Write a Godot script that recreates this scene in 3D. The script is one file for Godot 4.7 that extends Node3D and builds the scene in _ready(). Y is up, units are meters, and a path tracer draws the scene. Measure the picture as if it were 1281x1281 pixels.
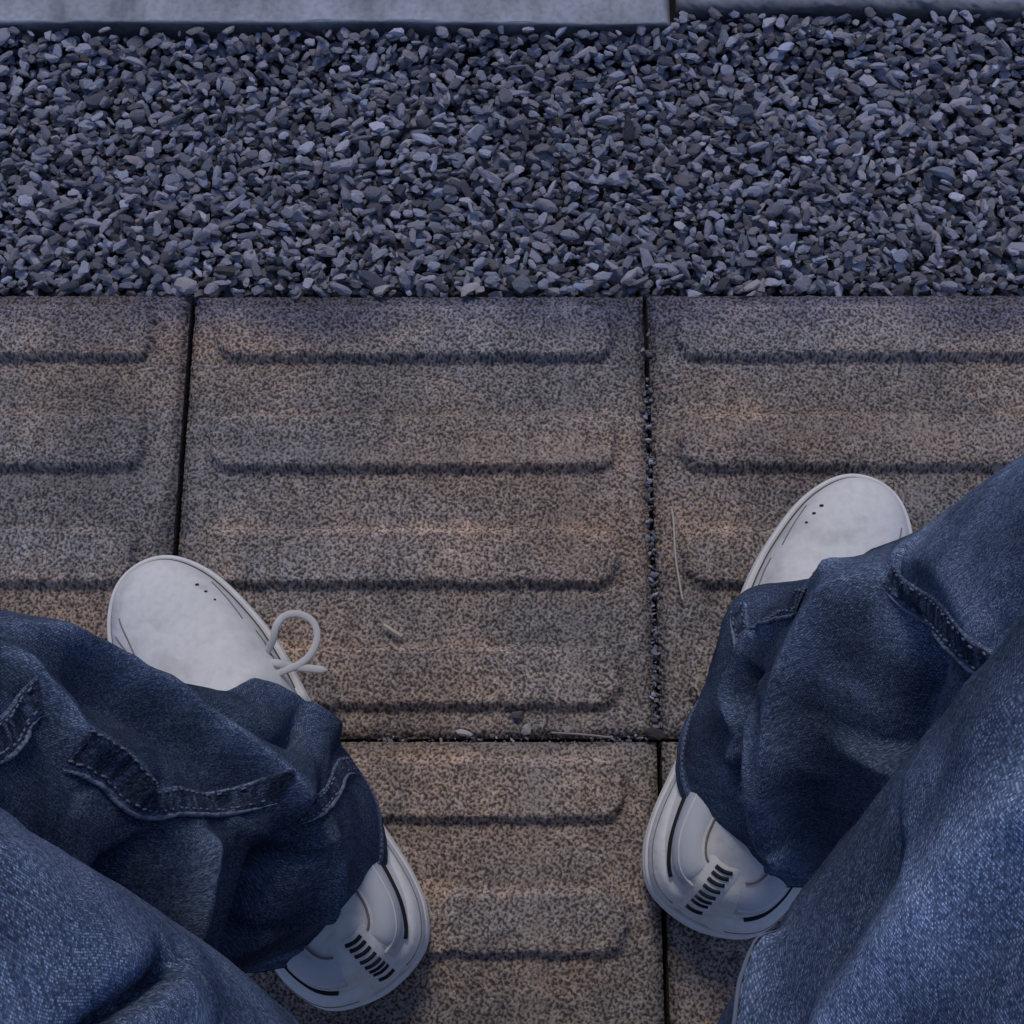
extends Node3D
# A seated person looks down past their own knees at two white sneakers on ribbed paving, a strip of crushed stone and a kerb.

const KNEE_REF := Vector3(0.0, 0.857493, -0.514496)
var rng := RandomNumberGenerator.new()
var used := {}
var M := {}

# ---------------------------------------------------------------- naming helpers
func numbered(called: String) -> String:
	if not used.has(called):
		used[called] = 0
		return called
	used[called] += 1
	return "%s_%03d" % [called, used[called]]

func tag(o: Node, label := "", category := "", group := "", kind := "") -> Node:
	if label != "": o.set_meta("label", label)
	if category != "": o.set_meta("category", category)
	if group != "": o.set_meta("group", group)
	if kind != "": o.set_meta("kind", kind)
	return o

func base(called: String, at := Vector3.ZERO, parent: Node = self) -> Node3D:
	var o := Node3D.new()
	o.name = numbered(called) if parent == self else called
	parent.add_child(o, true)
	o.position = at
	return o

func put(called: String, mesh: Mesh, mat: Material, parent: Node = self) -> MeshInstance3D:
	var o := MeshInstance3D.new()
	o.name = numbered(called) if parent == self else called
	o.mesh = mesh
	o.material_override = mat
	parent.add_child(o, true)
	return o

# ---------------------------------------------------------------- mesh helpers
class Shape:
	var gain := 1.0   # vertex colours are kept in bytes, so bright ones are stored divided by this
	var p := PackedVector3Array()
	var n := PackedVector3Array()
	var uv := PackedVector2Array()
	var c := PackedColorArray()
	var i := PackedInt32Array()
	func vert(at: Vector3, u := Vector2.ZERO, col := Color.WHITE) -> int:
		p.append(at); uv.append(u); c.append(Color(col.r / gain, col.g / gain, col.b / gain))
		return p.size() - 1
	func quad(a: int, b: int, cc: int, d: int) -> void:
		i.append_array(PackedInt32Array([a, b, cc, a, cc, d]))
	func grid(first: int, nu: int, nv: int, loop_u := false, flip := false) -> void:
		# rows v of nu vertices each
		for v in nv - 1:
			for u in (nu if loop_u else nu - 1):
				var u2 := (u + 1) % nu
				var a := first + v * nu + u
				var b := first + v * nu + u2
				var d := first + (v + 1) * nu + u
				var e := first + (v + 1) * nu + u2
				if flip: quad(a, d, e, b)
				else: quad(a, b, e, d)
	func smooth() -> void:
		n.resize(p.size())
		n.fill(Vector3.ZERO)
		for k in range(0, i.size(), 3):
			var a := p[i[k]]
			var f := (p[i[k + 2]] - a).cross(p[i[k + 1]] - a)
			n[i[k]] += f; n[i[k + 1]] += f; n[i[k + 2]] += f
		for k in n.size():
			n[k] = n[k].normalized() if n[k].length_squared() > 1e-24 else Vector3.UP
	func commit() -> ArrayMesh:
		if n.size() != p.size(): smooth()
		var a := []
		a.resize(Mesh.ARRAY_MAX)
		a[Mesh.ARRAY_VERTEX] = p; a[Mesh.ARRAY_NORMAL] = n; a[Mesh.ARRAY_TEX_UV] = uv
		a[Mesh.ARRAY_COLOR] = c; a[Mesh.ARRAY_INDEX] = i
		var m := ArrayMesh.new()
		m.add_surface_from_arrays(Mesh.PRIMITIVE_TRIANGLES, a)
		return m

func tube(sh: Shape, pts: PackedVector3Array, r: float, sides := 8, col := Color.WHITE, flat := 1.0, taper := 0) -> void:
	var first := sh.p.size()
	var n := pts.size()
	var up := Vector3(0.123, 0.97, 0.21)
	for k in n:
		var t := (pts[mini(k + 1, n - 1)] - pts[maxi(k - 1, 0)]).normalized()
		var b := t.cross(up)
		if b.length() < 0.05: b = t.cross(Vector3.RIGHT)
		b = b.normalized()
		var a := b.cross(t)
		var rk := r
		if taper > 0: rk = r * clampf(float(mini(k, n - 1 - k)) / taper, 0.05, 1.0)
		for q in sides:
			var g := TAU * q / sides
			sh.vert(pts[k] + (b * cos(g) + a * sin(g) * flat) * rk, Vector2(float(q) / sides * r * 6.0, k * 0.002), col)
	sh.grid(first, sides, n, true, false)
	for e in 2:
		var k0 := first if e == 0 else first + (n - 1) * sides
		var mid := sh.vert(pts[0] if e == 0 else pts[n - 1], Vector2.ZERO, col)
		for q in sides:
			var x := k0 + q
			var y := k0 + (q + 1) % sides
			if e == 0: sh.i.append_array(PackedInt32Array([mid, y, x]))
			else: sh.i.append_array(PackedInt32Array([mid, x, y]))

func spline(ctrl: Array, per := 8) -> PackedVector3Array:
	var out := PackedVector3Array()
	var n := ctrl.size()
	for k in n - 1:
		for j in per:
			var a: Vector3 = ctrl[maxi(k - 1, 0)]
			var b: Vector3 = ctrl[k]
			var c: Vector3 = ctrl[k + 1]
			var d: Vector3 = ctrl[mini(k + 2, n - 1)]
			out.append(b.cubic_interpolate(c, a, d, float(j) / per))
	out.append(ctrl[n - 1])
	return out

# ---------------------------------------------------------------- textures
func texture(img: Image) -> ImageTexture:
	img.generate_mipmaps()
	return ImageTexture.create_from_image(img)

func srgb8(x: float) -> int:
	return clampi(int(pow(clampf(x, 0.0, 1.0), 1.0 / 2.2) * 255.0 + 0.5), 0, 255)

var grain_h := PackedByteArray()
const GRAIN := 1024
const GRAIN_M := 0.26

func make_grain() -> void:
	# rounded grains of aggregate, about 3 to 5 mm across, with the shade in the pits painted into the colour
	var f := FastNoiseLite.new()
	f.seed = 11; f.noise_type = FastNoiseLite.TYPE_CELLULAR
	f.cellular_return_type = FastNoiseLite.RETURN_DISTANCE
	f.frequency = 0.135; f.cellular_jitter = 1.0
	f.fractal_type = FastNoiseLite.FRACTAL_NONE
	f.domain_warp_enabled = true; f.domain_warp_amplitude = 7.0; f.domain_warp_frequency = 0.07
	var near := f.get_seamless_image(GRAIN, GRAIN, false, false, 0.12, true).get_data()
	f.cellular_return_type = FastNoiseLite.RETURN_CELL_VALUE
	var cell := f.get_seamless_image(GRAIN, GRAIN, false, false, 0.12, true).get_data()
	var g := FastNoiseLite.new()
	g.seed = 5; g.noise_type = FastNoiseLite.TYPE_SIMPLEX_SMOOTH; g.frequency = 0.098; g.fractal_octaves = 3; g.fractal_gain = 0.5
	var fine := g.get_seamless_image(GRAIN, GRAIN, false, false, 0.12, true).get_data()
	g.seed = 8; g.frequency = 0.02; g.fractal_octaves = 4
	var broad := g.get_seamless_image(GRAIN, GRAIN, false, false, 0.12, true).get_data()
	var n := GRAIN * GRAIN
	grain_h.resize(n)
	var rgb := PackedByteArray(); rgb.resize(n * 3)
	var lut := PackedByteArray(); lut.resize(1024)
	for k in 1024: lut[k] = srgb8(k / 1023.0)
	for k in n:
		var e := 1.0 - near[k] / 255.0
		var fi := fine[k] / 255.0
		var cv := cell[k] / 255.0
		var h := clampf((fi - 0.5) * 1.9 + (e - 0.5) * 0.75 + (cv - 0.5) * 0.25 + 0.52, 0.0, 1.0)
		grain_h[k] = int(h * 255.0)
		var pit := smoothstep(0.10, 0.80, h)
		var tone := (0.105 + 0.325 * pit) * (0.80 + 0.40 * cv) * (0.75 + 0.5 * broad[k] / 255.0)
		var warm := fmod(cv * 7.31, 1.0)
		rgb[k * 3] = lut[clampi(int(tone * (0.97 + 0.15 * warm) * 1023.0), 0, 1023)]
		rgb[k * 3 + 1] = lut[clampi(int(tone * (0.895 + 0.035 * warm) * 1023.0), 0, 1023)]
		rgb[k * 3 + 2] = lut[clampi(int(tone * (0.86 - 0.09 * warm) * 1023.0), 0, 1023)]
	var a := Image.create_from_data(GRAIN, GRAIN, false, Image.FORMAT_RGB8, rgb)
	var b := Image.create_from_data(GRAIN, GRAIN, false, Image.FORMAT_L8, grain_h)
	b.convert(Image.FORMAT_RGBA8)
	b.bump_map_to_normal_map(3.5)
	var m := StandardMaterial3D.new()
	m.albedo_texture = texture(a)
	m.normal_enabled = true; m.normal_texture = texture(b); m.normal_scale = 0.8
	m.vertex_color_use_as_albedo = true
	m.roughness = 0.95; m.metallic_specular = 0.25
	m.albedo_color = Color(0.935 * 1.370, 0.922 * 1.370, 0.922 * 1.370)
	M.paver = m

func make_denim() -> void:
	# twill: warp floats two wefts long, each yarn and each float a little different
	var S := 1024
	var rgb := PackedByteArray(); rgb.resize(S * S * 3)
	var hgt := PackedByteArray(); hgt.resize(S * S)
	var r := RandomNumberGenerator.new(); r.seed = 77
	var N := 168
	var yarn := PackedFloat32Array(); var tone := PackedFloat32Array()
	for k in N: yarn.append(r.randf_range(0.65, 1.25))
	for k in N * N: tone.append(0.08 + 0.92 * pow(r.randf(), 1.3))
	var px := float(S) / N
	var g := FastNoiseLite.new()
	g.seed = 3; g.frequency = 0.035; g.fractal_octaves = 3
	var cloud := g.get_seamless_image(S, S, false, false, 0.1, true).get_data()
	g.seed = 4; g.frequency = 0.05; g.fractal_octaves = 2
	var bend := g.get_seamless_image(S, S, false, false, 0.1, true).get_data()
	var speck := PackedFloat32Array()
	for k in 342 * 342: speck.append(r.randf())
	for y in S:
		for x in S:
			var k := y * S + x
			var fx := x / px + (bend[k] / 255.0 - 0.5) * 0.7 + N
			var fy := y / px + (cloud[k] / 255.0 - 0.5) * 0.8 + N
			var cx := int(fx) % N
			var cy := int(fy) % N
			var ph := posmod(cy + cx, 3)
			var q := absf(fx - int(fx) - 0.5) * 2.0
			var c: Vector3
			var h := 0.12
			if ph != 0:
				var owner := posmod(cy - (ph - 1), N)
				var along := (ph - 1 + fy - int(fy)) / 2.0
				var ends := 1.0 - pow(absf(along * 2.0 - 1.0), 3.0)
				h = (1.0 - q * q * 0.75) * (0.35 + 0.65 * ends)
				c = Vector3(0.026, 0.045, 0.098).lerp(Vector3(0.35, 0.465, 0.67), clampf(tone[owner * N + cx] * yarn[cx] * (0.25 + 0.75 * h), 0.0, 1.0))
			else:
				c = Vector3(0.105, 0.150, 0.255)
			c *= (0.70 + 0.6 * cloud[k] / 255.0) * (0.68 + 0.32 * h) * (0.74 + 0.52 * speck[(y / 3) * 342 + x / 3])
			rgb[k * 3] = srgb8(c.x); rgb[k * 3 + 1] = srgb8(c.y); rgb[k * 3 + 2] = srgb8(c.z)
			hgt[k] = int(h * 255.0)
	var a := texture(Image.create_from_data(S, S, false, Image.FORMAT_RGB8, rgb))
	var b := Image.create_from_data(S, S, false, Image.FORMAT_L8, hgt)
	b.convert(Image.FORMAT_RGBA8)
	b.bump_map_to_normal_map(2.0)
	var m := StandardMaterial3D.new()
	m.albedo_texture = a
	m.normal_enabled = true; m.normal_texture = texture(b); m.normal_scale = 0.22
	m.uv1_scale = Vector3(1.0 / 0.070, 1.0 / 0.070, 1.0)
	m.vertex_color_use_as_albedo = true
	m.albedo_color = Color(1.648, 1.648, 1.648)   # 3 in linear terms
	m.roughness = 0.95; m.metallic_specular = 0.15
	M.denim = m

func plain(col: Color, rough := 0.8, spec := 0.4) -> StandardMaterial3D:
	# col is a linear base colour
	var m := StandardMaterial3D.new()
	m.albedo_color = col.linear_to_srgb()
	m.roughness = rough; m.metallic_specular = spec
	m.vertex_color_use_as_albedo = true
	return m

func noisy(col: Color, freq: float, lo: float, hi: float, rough: float, bump := 0.0, scale := 4.0) -> StandardMaterial3D:
	var m := plain(col, rough, 0.3)
	var f := FastNoiseLite.new()
	f.seed = int(freq * 1000.0) + 17; f.frequency = freq; f.fractal_octaves = 5
	var img := f.get_seamless_image(512, 512, false, false, 0.1, true)
	var d := img.get_data()
	var o := PackedByteArray(); o.resize(d.size())
	for k in d.size(): o[k] = srgb8(lerpf(lo, hi, d[k] / 255.0))
	m.albedo_texture = texture(Image.create_from_data(512, 512, false, Image.FORMAT_L8, o))
	m.uv1_triplanar = true; m.uv1_world_triplanar = true
	m.uv1_scale = Vector3.ONE * scale
	if bump > 0.0:
		img.convert(Image.FORMAT_RGBA8)
		img.bump_map_to_normal_map(bump)
		m.normal_enabled = true; m.normal_texture = texture(img)
	return m

# ---------------------------------------------------------------- paving
const SLAB_W := 0.2972
const SLAB_D := 0.2932

func slab_height(u: float, v: float, wob: float) -> float:
	# u, v from the slab's far left corner: four long raised bars with rounded ends, worn edges
	var h := 0.0
	for k in 4:
		var dx := absf(u - SLAB_W * 0.5 + 0.002) - (0.129 - 0.013)
		var dz := absf(v - (0.0290 + 0.0760 * k)) - (0.0182 - 0.013)
		var d := Vector2(maxf(dx, 0.0), maxf(dz, 0.0)).length() + minf(maxf(dx, dz), 0.0) - 0.013 + wob
		h += 0.0068 * smoothstep(0.0024, -0.0026, d)
	var e := minf(minf(u, SLAB_W - u), minf(v, SLAB_D - v)) + wob * 0.8
	var q := clampf(1.0 - e / 0.006, 0.0, 1.0)
	return h - 0.005 * q * q

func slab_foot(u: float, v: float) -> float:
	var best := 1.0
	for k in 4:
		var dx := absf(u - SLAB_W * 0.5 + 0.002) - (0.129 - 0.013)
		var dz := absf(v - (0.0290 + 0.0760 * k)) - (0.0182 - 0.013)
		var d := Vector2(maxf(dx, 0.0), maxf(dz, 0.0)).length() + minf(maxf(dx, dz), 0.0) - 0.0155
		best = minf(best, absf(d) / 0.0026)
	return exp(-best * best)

func slab_mesh(nu: int, nv: int, off: Vector2i, grain: float, at: Vector3, stain: FastNoiseLite, wobble: FastNoiseLite) -> ArrayMesh:
	var sh := Shape.new()
	sh.gain = 2.0
	for b in nv:
		for a in nu:
			var u := SLAB_W * a / (nu - 1)
			var v := SLAB_D * b / (nv - 1)
			var wx := at.x + u
			var wz := at.z + v
			var gx := posmod(int(u / GRAIN_M * GRAIN) + off.x, GRAIN)
			var gz := posmod(int(v / GRAIN_M * GRAIN) + off.y, GRAIN)
			var g := grain_h[gz * GRAIN + gx] / 255.0
			var h := slab_height(u, v, wobble.get_noise_2d(wx * 1000.0, wz * 1000.0) * 0.0022)
			h += (g - 0.55) * grain * (1.0 - 0.85 * slab_foot(u, v))
			var s1 := stain.get_noise_3d(wx * 100.0, 0.0, wz * 100.0)
			var s2 := stain.get_noise_3d(wx * 60.0, 50.0, wz * 150.0)
			var s3 := stain.get_noise_3d(wx * 260.0, 90.0, wz * 260.0)
			var lum := 1.0 + 0.34 * s1 + 0.22 * s3
			var warm := clampf(s2 * 1.0 + s3 * 0.5, -0.5, 0.7)
			# tan wear plus a painted highlight on the far, light-facing shoulders of the bars
			var t := fposmod(v - 0.0290 + 0.0240, 0.0760)
			var worn_highlight := exp(-pow((t - 0.005) / 0.0055, 2.0)) * smoothstep(-0.25, 0.45, s1 + s3 * 0.6) * smoothstep(0.0, 0.04, minf(u, SLAB_W - u))
			warm += worn_highlight * 0.45
			lum *= 1.0 + worn_highlight * 0.22
			# grime and the bars' shadow lines, painted dark along their feet
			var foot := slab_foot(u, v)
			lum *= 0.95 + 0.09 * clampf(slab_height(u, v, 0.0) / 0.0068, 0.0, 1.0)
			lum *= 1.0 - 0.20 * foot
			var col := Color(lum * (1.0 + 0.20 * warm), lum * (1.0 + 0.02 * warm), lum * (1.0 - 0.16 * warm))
			# dust of the crushed stone washed over the slab's far border, grime along the joints
			var far := smoothstep(-0.370, -0.404, wz + 0.026 * s1) * (0.75 if wx > -0.25 else 0.5)
			col = col.lerp(Color(0.42, 0.53, 0.86) * lum, far)
			var e := minf(minf(u, SLAB_W - u), minf(v, SLAB_D - v))
			col = col * (1.0 - 0.28 * smoothstep(0.010, 0.0, e + 0.004 * s3))
			col.a = 1.0
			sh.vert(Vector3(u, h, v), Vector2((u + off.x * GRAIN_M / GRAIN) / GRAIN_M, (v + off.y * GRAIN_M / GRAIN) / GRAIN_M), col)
	sh.grid(0, nu, nv)
	# sides down to the bedding
	var ring := PackedInt32Array()
	for a in nu: ring.append(a)
	for b in range(1, nv): ring.append(b * nu + nu - 1)
	for a in range(nu - 2, -1, -1): ring.append((nv - 1) * nu + a)
	for b in range(nv - 2, 0, -1): ring.append(b * nu)
	var first := sh.p.size()
	for k in ring.size():
		var t := sh.p[ring[k]]
		sh.vert(t, sh.uv[ring[k]], Color(0.6, 0.6, 0.62))
	for k in ring.size():
		var t := sh.p[ring[k]]
		sh.vert(Vector3(t.x, -0.045, t.z), sh.uv[ring[k]] + Vector2(0.17, 0.0), Color(0.5, 0.5, 0.52))
	sh.grid(first, ring.size(), 2, true, true)
	return sh.commit()

func build_paving() -> void:
	var root := base("pavement")
	tag(root, "brown ribbed concrete paving slabs under the feet", "", "", "structure")
	var stain := FastNoiseLite.new(); stain.seed = 21; stain.frequency = 0.06; stain.fractal_octaves = 4
	var wobble := FastNoiseLite.new(); wobble.seed = 4; wobble.frequency = 0.12; wobble.fractal_octaves = 3
	for row in 3:
		for col in 5:
			var x := -0.2103 + 0.3003 * (col - 2) + (0.0004 * row)
			var z := -0.4167 + 0.2952 * row
			var near := row < 2 and col > 0 and col < 4
			var n := 200 if near else 80
			var at := Vector3(x, 0.0, z)
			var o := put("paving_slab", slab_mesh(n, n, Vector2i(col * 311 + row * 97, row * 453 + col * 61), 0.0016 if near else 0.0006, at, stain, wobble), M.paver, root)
			o.position = at + Vector3(0.0, [0.0, 0.0012, -0.0008, 0.0006, 0.001][(col + row * 2) % 5], 0.0)
			o.rotation = Vector3(rng.randf_range(-0.002, 0.002), rng.randf_range(-0.0025, 0.0025), rng.randf_range(-0.002, 0.002))

# ---------------------------------------------------------------- stones
var ico_p: PackedVector3Array
var ico_f: PackedInt32Array
var ico2_p: PackedVector3Array
var ico2_f: PackedInt32Array

func make_ico() -> void:
	var t := (1.0 + sqrt(5.0)) / 2.0
	for v in [[-1, t, 0], [1, t, 0], [-1, -t, 0], [1, -t, 0], [0, -1, t], [0, 1, t], [0, -1, -t], [0, 1, -t], [t, 0, -1], [t, 0, 1], [-t, 0, -1], [-t, 0, 1]]:
		ico_p.append(Vector3(v[0], v[1], v[2]).normalized())
	ico_f = PackedInt32Array([0, 11, 5, 0, 5, 1, 0, 1, 7, 0, 7, 10, 0, 10, 11, 1, 5, 9, 5, 11, 4, 11, 10, 2, 10, 7, 6, 7, 1, 8, 3, 9, 4, 3, 4, 2, 3, 2, 6, 3, 6, 8, 3, 8, 9, 4, 9, 5, 2, 4, 11, 6, 2, 10, 8, 6, 7, 9, 8, 1])
	ico2_p = ico_p.duplicate()
	var mid := {}
	for k in range(0, ico_f.size(), 3):
		var q := [ico_f[k], ico_f[k + 1], ico_f[k + 2]]
		var m := []
		for e in 3:
			var a: int = q[e]
			var b: int = q[(e + 1) % 3]
			var key := mini(a, b) * 100 + maxi(a, b)
			if not mid.has(key):
				ico2_p.append((ico2_p[a] + ico2_p[b]).normalized())
				mid[key] = ico2_p.size() - 1
			m.append(mid[key])
		ico2_f.append_array(PackedInt32Array([q[0], m[0], m[2], q[1], m[1], m[0], q[2], m[2], m[1], m[0], m[1], m[2]]))

func rock_variant(r: RandomNumberGenerator, fine: bool) -> PackedVector3Array:
	# a ball cut by random planes: flat broken faces and sharp arrises
	var planes := []
	for k in r.randi_range(5, 8):
		planes.append([Vector3(r.randfn(), r.randfn(), r.randfn()).normalized(), r.randf_range(0.34, 0.80)])
	# flakes lie on a broad broken face
	planes.append([Vector3(r.randfn(0.0, 0.12), 1.0, r.randfn(0.0, 0.12)).normalized(), r.randf_range(0.30, 0.55)])
	planes.append([Vector3(r.randfn(0.0, 0.2), -1.0, r.randfn(0.0, 0.2)).normalized(), r.randf_range(0.35, 0.7)])
	var out := PackedVector3Array()
	for d in (ico2_p if fine else ico_p):
		var rad := 1.0
		for pl in planes:
			var c: float = d.dot(pl[0])
			if c > 0.05: rad = minf(rad, pl[1] / c)
		out.append(d * rad * r.randf_range(0.97, 1.03))
	return out

func add_rock(sh: Shape, variant: PackedVector3Array, faces: PackedInt32Array, xf: Transform3D, col: Color) -> void:
	for k in range(0, faces.size(), 3):
		var a := xf * variant[faces[k]]
		var b := xf * variant[faces[k + 1]]
		var c := xf * variant[faces[k + 2]]
		var n := (b - a).cross(c - a).normalized()
		var f := sh.p.size()
		sh.p.append(a); sh.p.append(c); sh.p.append(b)
		sh.n.append(n); sh.n.append(n); sh.n.append(n)
		sh.c.append(col); sh.c.append(col); sh.c.append(col)
		sh.uv.append(Vector2(a.x, a.z)); sh.uv.append(Vector2(c.x, c.z)); sh.uv.append(Vector2(b.x, b.z))
		sh.i.append(f); sh.i.append(f + 1); sh.i.append(f + 2)

func rock_basis(r: RandomNumberGenerator, size: float, tilt: float) -> Basis:
	var yaw := r.randfn(0.0, 0.6) if r.randf() < 0.55 else r.randf() * TAU
	var b := Basis.from_euler(Vector3(r.randfn(0.0, tilt), yaw, r.randfn(0.0, tilt)))
	return b.scaled_local(Vector3(size * r.randf_range(0.95, 1.6), size * r.randf_range(0.55, 1.0), size * r.randf_range(0.50, 0.95)))

func rock_colour(r: RandomNumberGenerator) -> Color:
	var l := r.randf_range(0.16, 0.40)
	if r.randf() < 0.10: l *= 1.35
	if r.randf() < 0.28: l *= 0.45
	var w := r.randfn(0.0, 0.04)
	return Color(l * (0.95 + w), l * 0.98, l * (1.17 - w))

func build_gravel() -> void:
	var r := RandomNumberGenerator.new(); r.seed = 9
	var vars_a := []
	var vars_b := []
	for k in 40: vars_a.append(rock_variant(r, true))
	for k in 24: vars_b.append(rock_variant(r, false))
	var sh := Shape.new()
	for layer in 4:
		var step: float = [0.0082, 0.0076, 0.0066, 0.0086][layer]
		var y0: float = [-0.023, -0.0175, -0.0095, -0.0035][layer]
		var z := -0.640
		while z < -0.4175:
			var x := -0.74 if layer > 1 else -0.5
			while x < (0.74 if layer > 1 else 0.5):
				var px := x + r.randf_range(-0.5, 0.5) * step
				var pz := z + r.randf_range(-0.5, 0.5) * step
				var s := r.randf_range(0.0028, 0.0056)
				if r.randf() < 0.08: s *= 1.45
				if pz < (-0.6170 if px < 0.112 else -0.6300): px += 10.0
				var stray := layer == 3 and pz > -0.4215 and r.randf() < 0.30
				if stray: pz += r.randf_range(0.001, 0.0065)
				if px < 5.0 and (stray or pz < -0.4195 - (s * 0.4 if layer < 3 else 0.0005)):
					var y := y0 + r.randf_range(-0.0018, 0.0018) + 0.0085 * smoothstep(-0.585, -0.615, pz) + (0.0045 if stray else 0.0)
					var fine := layer >= 2
					var v: PackedVector3Array = vars_a[r.randi() % 40] if fine else vars_b[r.randi() % 24]
					add_rock(sh, v, ico2_f if fine else ico_f, Transform3D(rock_basis(r, s, 0.27), Vector3(px, y, pz)), rock_colour(r))
				x += step
			z += step
	var o := put("gravel", sh.commit(), M.stone)
	tag(o, "strip of dark blue grey crushed stone between the paving and the kerb", "", "", "stuff")
	var bed := BoxMesh.new(); bed.size = Vector3(1.6, 0.02, 0.30)
	var gb := put("gravel_bed", bed, M.dirt)
	gb.position = Vector3(0.0, -0.037, -0.53)
	tag(gb, "dark earth under the crushed stone", "", "", "structure")

func pebble(at: Vector3, size: float, col: Color, sd: int, label: String, group := "") -> void:
	var r := RandomNumberGenerator.new(); r.seed = sd
	var sh := Shape.new()
	add_rock(sh, rock_variant(r, true), ico2_f, Transform3D(rock_basis(r, size, 0.2), Vector3.ZERO), col)
	var o := put("pebble", sh.commit(), M.stone)
	o.position = at + Vector3(0.0, size * 0.42, 0.0)
	tag(o, label, "pebble", group)

func build_litter() -> void:
	var pale := Color(0.50, 0.48, 0.47)
	var mid := Color(0.30, 0.29, 0.30)
	var dark := Color(0.10, 0.095, 0.10)
	var loose := "loose pebbles on the paving"
	pebble(Vector3(-0.0291, -0.001, -0.1265), 0.0042, pale, 101, "pale oval pebble in the cross joint, leftmost of the two pale ones there", loose)
	pebble(Vector3(0.0094, -0.001, -0.1285), 0.0046, pale * 0.9, 102, "pale stubby pebble in the cross joint between the two shoes", loose)
	pebble(Vector3(0.0020, 0.000, -0.1370), 0.0046, dark * 1.4, 103, "dark pebble lying above the pale ones beside the cross joint", loose)
	pebble(Vector3(0.0325, -0.001, -0.1290), 0.0035, mid, 104, "small grey pebble in the cross joint, right of the pale ones", loose)
	pebble(Vector3(0.0850, -0.0012, -0.1262), 0.0056, dark * 0.8, 105, "blackish stone sunk where the two paving joints cross", loose)
	pebble(Vector3(0.0233, 0.003, -0.3966), 0.0040, mid * 1.1, 106, "flat grey chip on the first raised bar near the gravel", loose)
	pebble(Vector3(0.0342, 0.003, -0.3790), 0.0026, pale, 107, "tiny pale chip on the lower edge of the first raised bar", loose)
	pebble(Vector3(-0.2143, -0.001, -0.4214), 0.0080, mid * 1.2, 108, "long grey stone lying over the top of the left paving joint", loose)
	pebble(Vector3(-0.0293, 0.000, -0.4185), 0.0062, mid * 1.4, 109, "pale grey stone resting on the gravel side edge of the middle slab", loose)
	pebble(Vector3(-0.0858, -0.001, -0.4178), 0.0058, mid * 1.3, 110, "grey stone on the edge of the middle slab, left of the pale one", loose)
	pebble(Vector3(0.1570, 0.000, -0.4200), 0.0070, pale * 0.85, 111, "pale stone on the gravel side edge of the right slab", loose)
	# grit packed in the right hand joint
	var r := RandomNumberGenerator.new(); r.seed = 31
	var sh := Shape.new()
	for k in 300:
		var z := r.randf_range(-0.40, -0.13)
		if z < -0.35 and r.randf() < 0.8: continue
		var s := r.randf_range(0.0009, 0.0032)
		add_rock(sh, rock_variant(r, false), ico_f, Transform3D(rock_basis(r, s, 0.6), Vector3(0.0880 + r.randfn(0.0, 0.0016), r.randf_range(-0.007, -0.001), z)), rock_colour(r) * r.randf_range(0.5, 1.3))
	for k in 130:
		var s2 := r.randf_range(0.0008, 0.0020)
		add_rock(sh, rock_variant(r, false), ico_f, Transform3D(rock_basis(r, s2, 0.6), Vector3(r.randf_range(-0.09, 0.085), r.randf_range(-0.007, -0.0025), -0.1222 + r.randfn(0.0, 0.0018))), rock_colour(r) * r.randf_range(0.4, 1.2))
	var o := put("joint_grit", sh.commit(), M.stone)
	tag(o, "grit and small stones packed in the paving joints", "", "", "stuff")
	var st := Shape.new()
	tube(st, spline([Vector3(0.1003, 0.0055, -0.2660), Vector3(0.1011, 0.006, -0.2571), Vector3(0.1016, 0.0065, -0.2338), Vector3(0.1050, 0.0055, -0.2075)]), 0.0007, 6)
	tag(put("grass_stem", st.commit(), M.straw), "thin pale dry grass stem lying beside the right shoe", "stem")
	var tw := Shape.new()
	tube(tw, spline([Vector3(-0.0788, 0.004, -0.1921), Vector3(-0.0729, 0.0048, -0.1880), Vector3(-0.0672, 0.004, -0.1845)]), 0.0013, 6)
	tag(put("twig", tw.commit(), M.straw), "short pale twig on the slab right of the lace loop", "twig")
	var sw := Shape.new()
	tube(sw, spline([Vector3(0.0238, 0.0022, -0.1262), Vector3(0.0406, 0.0030, -0.1251), Vector3(0.0597, 0.0022, -0.1233)]), 0.0006, 6)
	tag(put("straw", sw.commit(), M.straw_grey), "bit of grey straw lying along the cross joint", "straw")

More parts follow.
